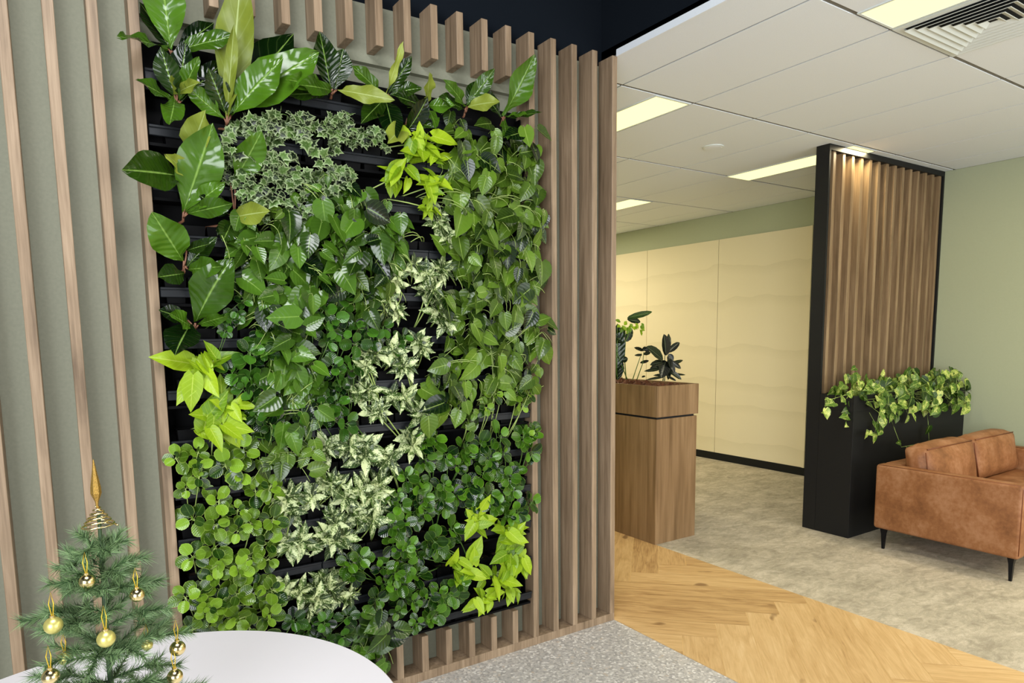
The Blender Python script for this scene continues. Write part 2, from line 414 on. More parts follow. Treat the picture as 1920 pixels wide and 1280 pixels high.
# tiled ceiling: 600 x 1200 boards between rails
b = MB(); xs = [XE + .002, 2.765, 3.36, 3.945, 4.555, 5.15, 5.75, 6.345, XW]; ys = [-3.6, -2.98, -1.78, -.58, .62, 1.822, 3.025, 4.225, 5.43, 6.63, 7.83, 9]
for i in range(len(xs) - 1):
    for j in range(len(ys) - 1):
        b.box(xs[i] + (.0055 if i else 0), xs[i + 1] - .0055, ys[j] + .012, ys[j + 1] - .012, H, H + .004)
o = b.build('ceiling', M['tile']); o['kind'] = 'structure'
struct('ceiling', (XE, XW + .1, -3.6, 9.1, H + .004, H + .06), M['gap'])
struct('trim_1', (XE - .012, XE, -3.6, 2.73, H - .004, H + .03), M['tile'])

def ceiling_light(x0, x1, y0, y1, label):
    t = empty('ceiling_light', ((x0 + x1) / 2, (y0 + y1) / 2, H), label=label, cat='ceiling light', group='recessed strip ceiling lights')
    hx, hy = (x1 - x0) / 2, (y1 - y0) / 2; f = MB()
    for a in ((-hx, hx, -hy, -hy + .012), (-hx, hx, hy - .012, hy), (-hx, -hx + .012, -hy + .012, hy - .012), (hx - .012, hx, -hy + .012, hy - .012)):
        f.box(*a, -.006, 0)
    f.build('frame', M['vent'], t)
    d = MB(); d.box(-hx + .012, hx - .012, -hy + .012, hy - .012, -.004, -.001); d.build('diffuser', M['lamp'], t)
ceiling_light(3.045, 3.345, 3.035, 4.225, 'lit rectangular ceiling light beside the top of the slatted wall')
ceiling_light(5.145, 5.465, 3.035, 4.24, 'lit long ceiling light running behind the black partition')
ceiling_light(5.10, 5.43, 5.44, 6.63, 'small distant lit ceiling light nearest the cream wall')
ceiling_light(3.055, 3.345, .625, 1.815, 'lit ceiling light beside the square air vent at top of picture')

# square four-way air vent
t = empty('air_vent', (3.652, 1.52, H), label='square white louvred air vent in the ceiling', cat='air vent')
f = MB(); R0 = .297
for a in ((-R0, R0, -R0, -R0 + .035), (-R0, R0, R0 - .035, R0), (-R0, -R0 + .035, -R0 + .035, R0 - .035), (R0 - .035, R0, -R0 + .035, R0 - .035)): f.box(*a, -.006, 0)
f.build('frame', M['vent'], t)
f = MB(); f.box(-R0 + .03, R0 - .03, -R0 + .03, R0 - .03, -.0016, -.0006); f.build('duct', M['dark'], t)
for k in range(7):
    a = .262 - k * .036; f = MB(); i_ = a - .026
    c = [(-1, -1), (1, -1), (1, 1), (-1, 1)]
    vs = [(x * a, y * a, -.016) for x, y in c] + [(x * i_, y * i_, -.003) for x, y in c] + [(x * (a - .003), y * (a - .003), -.017) for x, y in c] + [(x * (i_ - .003), y * (i_ - .003), -.004) for x, y in c]
    fs = []
    for q in range(4):
        n = (q + 1) % 4; fs += [(q, n, 4 + n, 4 + q), (8 + q, 12 + q, 12 + n, 8 + n), (q, 8 + q, 8 + n, n), (4 + q, 4 + n, 12 + n, 12 + q)]
    f.add(vs, fs); f.build('louvre', M['vent'], t)
t = empty('ceiling_speaker', (4.255, 3.63, H), label='small round white disc in the ceiling tiles', cat='speaker')
f = MB(); f.lathe([(.078, 0), (.078, -.006), (.07, -.009)], 32); f.build('rim', M['vent'], t, smooth=False)
f = MB(); f.lathe([(.066, -.009), (.06, -.011), (.02, -.012)], 32); f.build('grille', M['tile'], t)

# cream panels on the far wall
for (y0, y1, lb) in ((4.395, 5.607, 'cream printed wall panel nearest the black partition'), (5.613, 6.817, 'cream printed wall panel second from the black partition'),
                     (6.823, 8.03, 'cream printed wall panel farthest left, partly behind the planter plants')):
    o = box_obj('wall_panel', (XW - .016, XW, y0, y1, .093, 2.70), M['cream'], bevel=.001); tag(o, lb, 'wall panel', 'cream hill pattern wall panels')
o = box_obj('panel_edge_trim', (XW - .03, XW, 4.365, 4.392, .093, 2.70), M['cream']); tag(o, 'narrow cream edge strip closing the printed panels beside the partition', 'trim')

# ------------------------------------------------------------------ slatted screen around the living wall
scr = empty('slatted_screen', (1.2, YF, 0), label='oak slatted screen framing the living wall', cat='slatted screen')
inv = Vector((-1.2, -YF, 0))
def slat(x1, z0, z1, name='slat'):
    c = Vector((x1 - .0165, (YF + YB) / 2, z0)) + inv
    b = MB(); b.box(-.0165, .0165, -(YB - YF) / 2, (YB - YF) / 2, 0, z1 - z0)
    b.build(name, M['slat'], scr, bevel=.0015, loc=c, seg=1)
for k in range(12): slat(.297 - .1222 * k, .042, H)
for x in (1.948, 2.076, 2.204, 2.335): slat(x, .042, H)
slat(2.467, .042, H)
SX = [.430, .556, .683, .811, .936, 1.061, 1.189, 1.315, 1.440, 1.566, 1.692, 1.819]
for x in SX:
    slat(x, 2.78, H); slat(x, .042, .214)
b = MB(); b.box(-3.0 - 1.2, 2.467 - 1.2, 0, YB - YF, 0.0, .042); b.build('base_plate', M['slat'], scr, bevel=.0015, seg=1)

# ------------------------------------------------------------------ living wall: shelves, pots, plants
LIP0, DZ = .285, .18662
ORD = ['bottom', 'second', 'third', 'fourth', 'fifth', 'sixth', 'seventh', 'eighth', 'ninth', 'tenth', 'eleventh', 'twelfth', 'top']
def shelf_words(k):
    return {0: 'the bottom shelf', 12: 'the top shelf'}.get(k, 'the %s shelf from the bottom' % ORD[k])
o = box_obj('planting_backboard', (.302, 1.912, 2.846, 2.872, .225, 2.66), M['plastic']); tag(o, 'black backboard behind the plant shelves', 'backboard')
for k in range(13):
    z = LIP0 + DZ * k
    t = empty('plant_shelf', (1.105, 2.80, z), label='long black plastic trough, %s of the living wall' % (shelf_words(k)[4:]), cat='shelf', group='troughs of the living wall')
    b = MB(); b.box(-.803, .803, -.045, .043, -.062, -.052); b.box(-.803, .803, .036, .044, -.052, .02)
    b.build('tray', M['plastic'], t)
    for e, (x0, x1) in enumerate(((-.803, -.269), (-.266, .266), (.269, .803))):
        b = MB(); b.box(x0, x1, -.058, -.046, -.03, .0); b.box(x0, x1, -.064, -.05, -.004, .006)
        b.build('lip', M['lip'], t, bevel=.002, seg=1)
for x in (.303, 1.906):
    o = box_obj('side_rail', (x - .003, x + .003, 2.80, 2.845, .225, 2.62), M['plastic']); tag(o, 'black side rail at the %s end of the plant shelves' % ('left' if x < 1 else 'right'), 'rail')

# --- leaf blades: rows of (centre x, edge x, half width), all in units of leaf length (half width of W)
SH = {
 'round': [(0, 0, .10), (.08, .05, .52), (.24, .22, .86), (.5, .5, 1.0), (.74, .74, .9), (.92, .9, .52), (1, 1, .0)],
 'heart': [(0, -.13, .42), (.06, -.02, .80), (.2, .16, 1.0), (.42, .4, .98), (.64, .64, .70), (.84, .84, .30), (1, 1, .0)],
 'lance': [(0, 0, .06), (.12, .1, .42), (.32, .3, .92), (.5, .5, 1.0), (.7, .7, .68), (.87, .87, .26), (1, 1, .0)],
 'big':   [(0, 0, .07), (.08, .08, .18), (.18, .18, .42), (.29, .29, .70), (.4, .4, .90), (.51, .51, 1.0), (.62, .62, .98), (.73, .73, .84), (.83, .83, .60), (.92, .92, .30), (1, 1, .0)],
 'oval':  [(0, 0, .08), (.1, .08, .55), (.3, .3, .95), (.55, .55, 1.0), (.8, .8, .72), (.94, .94, .3), (1, 1, .0)],
}
ACR = (-1, -.55, 0, .55, 1)
def leaf(mb, base, d, n, L, W, kind, fold=.25, droop=.15, wave=0, tint=.5, rng=random, twist=0, bend=0):
    d = Vector(d).normalized(); n = Vector(n); n = (n - d * n.dot(d))
    if n.length < 1e-3: n = d.orthogonal()
    n.normalize(); s = n.cross(d)
    st = SH[kind]; vs = []; uv = []; ph = rng.random() * 6.28; fr = 5 + rng.random() * 3
    base = Vector(base)
    for (c, e, hw) in st:
        for t in ACR:
            x = c + (e - c) * abs(t)
            y = hw * t * W * .5
            z = fold * abs(y) - droop * L * x * x + (wave * L * abs(t) ** 1.5 * math.sin(fr * x * 2.2 + ph + (2 if t > 0 else 0)))
            y += bend * L * x * x
            a = twist * x; y, z = y * math.cos(a) - z * math.sin(a), y * math.sin(a) + z * math.cos(a)
            vs.append(base + d * (x * L) + s * y + n * z); uv.append((.5 + t * .5, c))
    fs = []
    for i in range(len(st) - 1):
        for k in range(4):
            a = i * 5 + k
            if i == len(st) - 2: fs.append((a, a + 1, a + 5 + 1 if k < 2 else a + 5))
            else: fs.append((a, a + 1, a + 6, a + 5))
    # closing triangles share the coincident tip vertices
    mb.add(vs, fs, uv, tint)
IVY = [(-.12, .0), (-.28, .22), (-.1, .34), (.0, .62), (.22, .36), (.42, .55), (.5, .24), (1.0, 0)]
def ivy_leaf(mb, base, d, n, L, tint, rng):
    d = Vector(d).normalized(); n = Vector(n); n = (n - d * n.dot(d))
    if n.length < 1e-3: n = d.orthogonal()
    n.normalize(); s = n.cross(d); base = Vector(base)
    out = [(x, y) for x, y in IVY] + [(x, -y) for x, y in IVY[-2:0:-1]]
    cx_ = .22
    vs = [base + d * cx_ * L]; uv = [(.5, .4)]
    cu = .12 + rng.random() * .12
    for x, y in out:
        px, py = cx_ + (x - cx_) * .55, y * .55
        vs.append(base + d * px * L + s * py * L - n * (abs(py) * cu * .6) * L); uv.append((.5 + .27, .5))
    for x, y in out:
        vs.append(base + d * x * L + s * y * L - n * (abs(y) + max(0, x - .4)) * cu * L); uv.append((1.0, .5))
    N = len(out); fs = []
    for i in range(N):
        j = (i + 1) % N; fs += [(0, 1 + j, 1 + i), (1 + i, 1 + j, 1 + N + j, 1 + N + i)]
    mb.add(vs, fs, uv, tint)

def curve(p0, p1, p2, n=6):
    p0, p1, p2 = Vector(p0), Vector(p1), Vector(p2)
    return [p0 * (1 - t) ** 2 + p1 * 2 * t * (1 - t) + p2 * t * t for t in [i / (n - 1) for i in range(n)]]
def rv(rng, s=1.0): return Vector((rng.uniform(-1, 1), rng.uniform(-1, 1), rng.uniform(-1, 1))) * s
OUT = Vector((0, -1, 0)); UP = Vector((0, 0, 1))

def g_peperomia(fo, st, o, c, s, rng, big=1.0):
    heads = 3 if s > .7 else 2
    for h in range(heads):
        a = h / heads * 6.28 + rng.random() * 1.5; r = (.045 + rng.random() * .025) * s
        p = c + Vector((math.cos(a) * r, -.02 - rng.random() * .045, math.sin(a) * r * .95))
        ax = (OUT * 1.1 + UP * .35 + (p - c).normalized() * .8 + rv(rng, .2)).normalized()
        st.tube(curve(o + rv(rng, .01), (o + p) / 2 + OUT * .03, p, 5), .0034 * s, 5, .0026 * s)
        t1 = ax.orthogonal().normalized(); t2 = ax.cross(t1); ph = rng.random() * 6
        for ring, (cnt, L, el, back) in enumerate(((3, .064, .12, .03), (3, .056, .45, .012), (1, .034, .95, .0))):
            for q in range(cnt):
                th = ph + ring * .9 + q * 6.283 / cnt + rng.uniform(-.25, .25)
                rad = t1 * math.cos(th) + t2 * math.sin(th)
                LL = L * s * big * rng.uniform(.82, 1.15); e = el + rng.uniform(-.15, .15)
                d = rad * math.cos(e) + ax * math.sin(e); n = ax * math.cos(e) - rad * math.sin(e)
                b0 = p - ax * back * s
                b1 = b0 + d * LL * .28
                st.tube([b0, b1], .0016 * s, 4, .0012 * s, cap=False)
                leaf(fo, b1, d, n, LL, LL * rng.uniform(.82, .98), 'round', .22, rng.uniform(-.12, .14), 0, rng.uniform(.0, .95) * (.6 + .4 * (ring > 0)), rng)
def g_varieg(fo, st, o, c, s, rng):
    for h in range(2 if s < 1.05 else 3):
        p = c + Vector((rng.uniform(-.045, .045) * s, -.01 - rng.random() * .05, rng.uniform(-.035, .035) * s))
        ax = (OUT + UP * .35 + (p - c) * 8 + rv(rng, .2)).normalized()
        st.tube(curve(o, (o + p) / 2 + OUT * .03, p, 5), .003, 5)
        t1 = ax.orthogonal().normalized(); t2 = ax.cross(t1); ph = rng.random() * 6
        for ring, (cnt, L, el) in enumerate(((6, .088, .1), (4, .078, .5), (2, .05, 1.0))):
            for q in range(cnt):
                th = ph + ring * .6 + q * 6.283 / cnt + rng.uniform(-.3, .3)
                rad = t1 * math.cos(th) + t2 * math.sin(th); e = el + rng.uniform(-.2, .2)
                d = rad * math.cos(e) + ax * math.sin(e); n = ax * math.cos(e) - rad * math.sin(e)
                LL = L * s * rng.uniform(.8, 1.2)
                leaf(fo, p - ax * .012 * (2 - ring), d, n, LL, LL * rng.uniform(.36, .46), 'lance', .35, rng.uniform(0, .25), .012, rng.uniform(.15, .95), rng, twist=rng.uniform(-.3, .3))
def g_heart(fo, st, o, c, s, rng, L0=.104, cnt=12, kind='heart'):
    for v in range(3):
        e = c + Vector((rng.uniform(-.09, .09) * s, -.03 - rng.random() * .05, rng.uniform(-.12, .0) * s))
        mid = (o + e) / 2 + Vector((rng.uniform(-.03, .03), -.07 - rng.random() * .03, .05))
        pts = curve(o, mid, e, 7); st.tube(pts, .0022, 5, .0015)
        if rng.random() < .5:
            q = e + Vector((rng.uniform(-.05, .05), rng.uniform(-.02, .0), -.03 - rng.random() * .04))
            st.tube(curve(e, e + (q - e) * .5 + OUT * .02, q, 5), .0014, 4, .0008)
    for i in range(cnt):
        p = c + Vector((rng.gauss(0, .045) * s, -.005 - abs(rng.gauss(0, .045)), rng.gauss(0, .05) * s))
        a = rng.gauss(0, .85); d = Vector((math.sin(a), rng.uniform(-.55, .25), -math.cos(a)))
        n = OUT + UP * rng.uniform(.0, .8) + Vector((rng.gauss(0, .45), 0, 0))
        LL = L0 * s * rng.uniform(.62, 1.2)
        st.tube(curve(p + Vector((rng.uniform(-.02, .02), .05, .0)), p + Vector((0, .0, .025)), p, 4), .0012, 4, .001, cap=False)
        leaf(fo, p, d, n, LL, LL * rng.uniform(.68, .86), kind, rng.uniform(.05, .4), rng.uniform(0, .3), .01, rng.uniform(.05, .9), rng, bend=rng.uniform(-.12, .12))
def g_lime(fo, st, o, c, s, rng):
    hub = c + Vector((0, -.02, 0))
    st.tube(curve(o, (o + hub) / 2 + OUT * .05, hub, 6), .003, 5)
    cnt = 13
    for i in range(cnt):
        th = -PI / 2 + rng.gauss(0, 1.7)
        rad = Vector((math.cos(th), 0, math.sin(th))).normalized(); e = rng.uniform(-.1, .7)
        d = rad * math.cos(e) + OUT * math.sin(e); n = OUT * math.cos(e) - rad * math.sin(e) + UP * rng.uniform(.3, 1.1) + Vector((rng.gauss(0, .4), 0, 0))
        LL = .106 * s * rng.uniform(.6, 1.15); b1 = hub + Vector((rng.gauss(0, .035), -.05 * rng.random(), rng.uniform(-.03, .045))) * s
        st.tube([hub, b1], .0018, 4, .0012, cap=False)
        leaf(fo, b1, d, n, LL, LL * rng.uniform(.5, .62), 'heart', rng.uniform(.1, .4), rng.uniform(-.05, .25), .015, rng.uniform(.15, .95), rng, twist=rng.uniform(-.3, .3))
def g_ivy(fo, st, o, c, s, rng):
    for v in range(4):
        e = c + Vector((rng.uniform(-.1, .1) * s, -.02 - rng.random() * .06, rng.uniform(-.09, .05) * s))
        pts = curve(o, (o + e) / 2 + Vector((rng.uniform(-.04, .04), -.05, .05)), e, 9); st.tube(pts, .0014, 4, .001)
        for i in range(2, 9):
            for q in range(2):
                p = pts[i] + rv(rng, .016); d = Vector((rng.uniform(-1, 1), rng.uniform(-.6, 0), rng.uniform(-1, .5)))
                ivy_leaf(fo, p, d, OUT + UP * rng.uniform(0, .9) + rv(rng, .5), .036 * s * rng.uniform(.6, 1.3), rng.uniform(-.1, 1), rng)

SPEC = {
 'P': ('light green round-leaved peperomia', 'lf_pep_light', 'stem', lambda *a: g_peperomia(*a)),
 'Q': ('glossy mid-green round-leaved peperomia', 'lf_pep_mid', 'stemdark', lambda *a: g_peperomia(*a)),
 'D': ('dark green round-leaved peperomia', 'lf_pep_dark', 'stemdark', lambda *a: g_peperomia(*a)),
 'S': ('cream and green marbled pointed-leaf plant', 'lf_varieg', 'stem', lambda *a: g_varieg(*a)),
 'H': ('trailing dark green heart-leaf vine', 'lf_heart', 'stem', lambda *a: g_heart(*a)),
 'G': ('trailing mid-green heart-leaf vine', 'lf_heart2', 'stem', lambda *a: g_heart(*a, cnt=10)),
 'L': ('bright lime green heart-leaf plant', 'lf_lime', 'stem', lambda *a: g_lime(*a)),
 'I': ('small-leaved ivy with cream edges', 'lf_ivy', 'stemdark', lambda *a: g_ivy(*a)),
}
NAME = {'P': 'peperomia', 'Q': 'peperomia', 'D': 'peperomia', 'S': 'variegated_plant', 'H': 'heartleaf_vine', 'G': 'heartleaf_vine', 'L': 'lime_philodendron', 'I': 'ivy', 'M': 'large_leaved_plant'}
# (kind, pixel x, pixel y of the tuft as seen on the wall, size)
T = '''P 356 858 .85;P 360 905 .65;P 455 868 1.05;P 388 962 1;P 437 972 .8;P 492 930 .85;P 488 976 .9;P 390 1045 .95;P 430 1075 .95;P 488 1035 .9;P 372 1128 .85;P 440 1130 1;P 494 1118 .95;P 380 1168 .8;P 442 1172 .8;P 492 1166 .9;P 918 752 .75;P 978 748 .8;P 1002 815 .6
D 630 578 1;D 604 622 .9;D 658 622 .9;D 446 575 .6;D 490 635 .75;D 463 690 1.05;D 478 738 .9;D 640 688 .85;D 632 738 .7;D 628 778 .95;D 704 614 .9;D 744 640 .65;D 512 655 .7;D 430 612 .5;D 580 775 .6;D 500 780 .8;D 562 1172 .8;D 607 1182 .8;D 648 1172 .75
Q 805 840 1;Q 856 842 1.05;Q 921 826 1.05;Q 928 858 .8;Q 994 828 1;Q 773 905 .9;Q 768 946 .9;Q 812 920 .9;Q 842 930 .9;Q 894 904 1.05;Q 905 944 .9;Q 966 900 1.05;Q 980 950 .95;Q 940 955 .85;Q 748 1000 .95;Q 786 968 .75;Q 832 1006 1.05;Q 766 1040 .9;Q 800 1038 .75;Q 670 1060 .9;Q 728 1074 .85;Q 712 1108 .75;Q 770 1098 1.1;Q 816 1130 .95;Q 795 1165 .65;Q 852 1102 .9;Q 758 1132 .7;Q 870 870 .7;Q 730 925 .5
L 384 690 1.15;L 400 790 1.15;L 432 770 .7;L 782 268 1.0;L 806 290 .9;L 745 330 .8;L 806 350 .95;L 800 388 .5;L 896 974 1;L 952 1006 1.1;L 966 1046 .95;L 862 1062 1;L 932 1076 .95;L 906 1122 .85;L 955 1108 .65
S 820 405 .85;S 838 442 .75;S 772 488 .85;S 736 522 .7;S 822 490 .9;S 812 520 .85;S 806 548 .8;S 716 566 .75;S 812 582 .9;S 842 596 .8;S 736 584 .65;S 698 658 .95;S 740 664 1;S 784 642 .85;S 690 684 .8;S 762 690 .85;S 680 738 .95;S 704 772 .75;S 754 744 .9;S 792 768 .9;S 624 850 1;S 655 836 .9;S 692 850 1.1;S 766 828 .9;S 622 898 .8;S 542 930 .9;S 600 922 .85;S 562 956 .85;S 694 916 1.1;S 660 922 .9;S 684 962 .95;S 628 975 .8;S 556 1022 1;S 606 1008 .95;S 642 1004 .9;S 612 1096 1.1;S 552 1096 .9;S 584 1124 .9;S 646 1112 .75;S 700 952 .8;S 730 850 .8
H 560 430 1;H 604 402 .9;H 644 412 1;H 684 402 .9;H 722 404 .9;H 500 462 .9;H 560 480 1;H 620 452 1;H 660 472 .9;H 700 442 1;H 742 430 .8;H 470 512 .9;H 520 530 1;H 580 520 1;H 640 500 .9;H 690 520 .9;H 500 572 .9;H 546 594 1.05;H 582 560 .9;H 540 640 .95;H 560 690 .9;H 582 722 .9;H 524 700 .8;H 540 752 .9;H 592 770 .6;H 540 802 .8;H 520 600 .8;H 640 545 .7;H 690 560 .7;H 705 1162 1;H 700 1225 1;H 450 450 .7;H 560 650 .8;H 600 470 .9;H 740 470 .7;H 660 370 .6;H 690 1190 .8;H 600 360 .5
G 520 400 .6;G 660 520 .7;G 720 540 .7;G 575 850 .75;G 510 850 .7;G 870 270 .9;G 922 262 .9;G 972 266 .9;G 994 290 .9;G 852 312 .9;G 902 312 1;G 950 314 .9;G 872 352 1;G 920 362 1;G 966 344 .9;G 992 368 .8;G 892 402 1;G 940 402 1;G 980 412 .9;G 1006 404 .6;G 866 442 .9;G 912 442 1;G 952 462 1;G 990 452 .9;G 872 492 .9;G 920 492 1;G 962 502 1;G 1000 512 .8;G 884 542 1;G 930 544 1;G 972 552 .9;G 872 592 .9;G 920 602 1;G 962 602 1.1;G 1000 602 .9;G 1010 644 .8;G 852 642 .9;G 884 654 1;G 930 650 1;G 970 652 .9;G 832 702 1;G 882 702 1;G 930 702 .9;G 970 702 .9;G 822 750 1;G 862 742 .8;G 996 700 .7;G 880 790 .5;G 840 560 .8;G 850 240 .6
I 480 258 1;I 520 240 1;I 562 250 1;I 602 262 1.05;I 650 250 1;I 690 258 .9;I 490 318 1;I 540 322 1;I 524 370 .95;I 592 330 1;I 640 300 1;I 652 340 .8;I 576 380 .7;I 470 380 .7;I 640 215 .6'''
tufts = []
for ent in T.replace('\n', ';').split(';'):
    k, px, py, s = ent.split(); px, py, s = float(px), float(py), float(s)
    c = aty(px, py, 2.70); c.y = 2.735
    r = max(0, min(12, round((c.z - .085 - LIP0) / DZ)))
    tufts.append([k, c, s, r])
# large-leaved plants: (stem pixel), leaves as (base px, tip px, width m, tip depth y, tilt of face, kind)
BIG = [
 ((322, 108), [((320, 92), (302, -85), .135, 2.62, 'G'), ((316, 92), (216, 56), .06, 2.60, 'G'), ((322, 95), (262, 0), .10, 2.72, 'D'), ((330, 95), (440, 62), .07, 2.64, 'G'), ((330, 92), (405, 40), .07, 2.72, 'D')]),
 ((330, 200), [((330, 185), (300, 88), .085, 2.68, 'D'), ((332, 185), (352, 80), .09, 2.66, 'D'), ((336, 188), (372, 105), .06, 2.63, 'G'), ((326, 190), (262, 148), .065, 2.62, 'G'), ((328, 182), (322, 232), .075, 2.60, 'G'), ((332, 175), (366, 150), .05, 2.62, 'O'), ((326, 175), (318, 148), .05, 2.60, 'O'), ((340, 190), (420, 110), .08, 2.74, 'D')]),
 ((424, 236), [((426, 222), (458, -60), .13, 2.66, 'O'), ((426, 215), (436, 45), .045, 2.58, 'O'), ((432, 214), (592, 84), .16, 2.62, 'G'), ((434, 216), (522, 104), .12, 2.58, 'G'), ((424, 214), (394, 128), .085, 2.66, 'D'), ((420, 222), (344, 160), .07, 2.68, 'G'), ((428, 214), (560, 55), .15, 2.70, 'D')]),
 ((622, 178), [((622, 172), (598, 58), .11, 2.70, 'D'), ((620, 168), (534, 142), .075, 2.60, 'G'), ((622, 170), (572, 152), .08, 2.58, 'G'), ((632, 168), (734, 184), .07, 2.57, 'O'), ((628, 168), (640, 90), .10, 2.72, 'D'), ((620, 175), (530, 175), .06, 2.66, 'D')]),
 ((726, 190), [((724, 178), (756, 78), .035, 2.62, 'O'), ((728, 176), (772, 104), .065, 2.68, 'D'), ((722, 182), (738, 256), .10, 2.62, 'D'), ((716, 178), (664, 118), .07, 2.66, 'G'), ((724, 182), (680, 225), .08, 2.66, 'D'), ((730, 178), (790, 158), .07, 2.66, 'D')]),
 ((762, 232), [((760, 250), (808, 188), .085, 2.62, 'D'), ((762, 236), (722, 262), .085, 2.58, 'O'), ((770, 230), (815, 235), .05, 2.66, 'D')]),
 ((800, 208), [((800, 196), (806, 136), .06, 2.62, 'O'), ((802, 198), (850, 196), .07, 2.64, 'G'), ((798, 200), (742, 178), .07, 2.64, 'D'), ((802, 202), (822, 232), .05, 2.62, 'G'), ((800, 198), (762, 200), .07, 2.68, 'D')]),
 ((872, 212), [((872, 200), (842, 146), .06, 2.60, 'G'), ((874, 198), (930, 130), .07, 2.64, 'G'), ((876, 200), (936, 186), .075, 2.60, 'O'), ((870, 204), (822, 182), .07, 2.64, 'D'), ((874, 198), (900, 150), .07, 2.70, 'D')]),
 ((942, 228), [((944, 218), (1009, 104), .125, 2.60, 'G'), ((946, 222), (1018, 208), .04, 2.58, 'D'), ((946, 218), (990, 214), .05, 2.62, 'G'), ((940, 220), (905, 165), .08, 2.70, 'D'), ((944, 224), (952, 262), .055, 2.62, 'G')]),
 ((344, 408), [((344, 398), (402, 232), .155, 2.60, 'G'), ((340, 330), (240, 312), .14, 2.56, 'D'), ((352, 300), (384, 214), .10, 2.58, 'O'), ((352, 330), (322, 288), .06, 2.58, 'O'), ((350, 396), (420, 340), .07, 2.62, 'G'), ((352, 400), (438, 382), .07, 2.60, 'G'), ((350, 402), (392, 300), .09, 2.72, 'D')]),
 ((440, 412), [((436, 408), (504, 392), .085, 2.60, 'O'), ((430, 402), (378, 370), .08, 2.66, 'D'), ((440, 340), (492, 246), .11, 2.62, 'G'), ((430, 330), (425, 268), .08, 2.70, 'D'), ((436, 412), (420, 450), .08, 2.66, 'D')]),
 ((345, 500), [((344, 490), (290, 402), .13, 2.60, 'G'), ((350, 470), (386, 456), .045, 2.64, 'D'), ((346, 512), (298, 520), .08, 2.62, 'D'), ((350, 500), (400, 440), .07, 2.68, 'D'), ((352, 505), (414, 500), .08, 2.60, 'G')]),
 ((366, 616), [((368, 602), (420, 484), .15, 2.58, 'G'), ((372, 608), (420, 592), .045, 2.60, 'G'), ((360, 612), (318, 588), .07, 2.62, 'G'), ((358, 606), (326, 655), .12, 2.60, 'D'), ((352, 600), (300, 580), .07, 2.7, 'D')]),
]
for i, (sp, lv) in enumerate(BIG):
    c = aty(sp[0], sp[1], 2.74); r = max(0, min(12, round((c.z - .03 - LIP0) / DZ)))
    tufts.append(['M', c, 1.0, r, lv])

rows = {}
CAP = 16
def want(t): return (t[1].z - (.085 if t[0] != 'M' else .03) - LIP0) / DZ
for t_ in tufts: rows.setdefault(t_[3], []).append(t_)
for _ in range(60):                      # a crowded trough hands a plant to the emptier one above or below
    big = [r for r in rows if len(rows[r]) > CAP]
    if not big: break
    r = max(big, key=lambda r: len(rows[r]))
    c_ = [(abs(want(t) - r), t, 1 if want(t) > r else -1) for t in rows[r] if t[0] != 'M']
    c_.sort(key=lambda q: -q[0])
    up, dn = len(rows.get(r + 1, [])) if r < 12 else 99, len(rows.get(r - 1, [])) if r > 0 else 99
    sg = 1 if up < dn else -1
    pick = next((q for q in c_ if q[2] == sg), c_[0]); t = pick[1]
    rows[r].remove(t); t[3] = r + sg; rows.setdefault(r + sg, []).append(t)
X0, X1 = .355, 1.86
def spread(lst):
    lst.sort(key=lambda t: t[1].x); n = len(lst); gap = min(.098, (X1 - X0) / max(1, n - 1))
    xs_ = [min(X1, max(X0, t[1].x)) for t in lst]
    for _ in range(200):
        for i in range(n - 1):
            d = xs_[i + 1] - xs_[i]
            if d < gap: e = (gap - d) / 2 + 1e-4; xs_[i] -= e; xs_[i + 1] += e
        xs_ = [min(X1 - gap * (n - 1 - i) * .0, max(X0, x)) for i, x in enumerate(xs_)]
        xs_[0] = max(X0, xs_[0]); xs_[-1] = min(X1, xs_[-1])
    return xs_, gap
GROUPS = {'P': 'light green peperomias of the living wall', 'Q': 'mid-green peperomias of the living wall', 'D': 'dark peperomias of the living wall', 'S': 'marbled plants of the living wall', 'H': 'dark trailing vines of the living wall',
          'G': 'mid-green trailing vines of the living wall', 'L': 'lime plants of the living wall', 'I': 'ivies of the living wall', 'M': 'large-leaved plants of the living wall'}
NTH = ['first', 'second', 'third', 'fourth', 'fifth', 'sixth', 'seventh', 'eighth', 'ninth', 'tenth', 'eleventh', 'twelfth', 'thirteenth', 'fourteenth', 'fifteenth', 'sixteenth', 'seventeenth', 'eighteenth', 'nineteenth', 'twentieth']
seed = 100
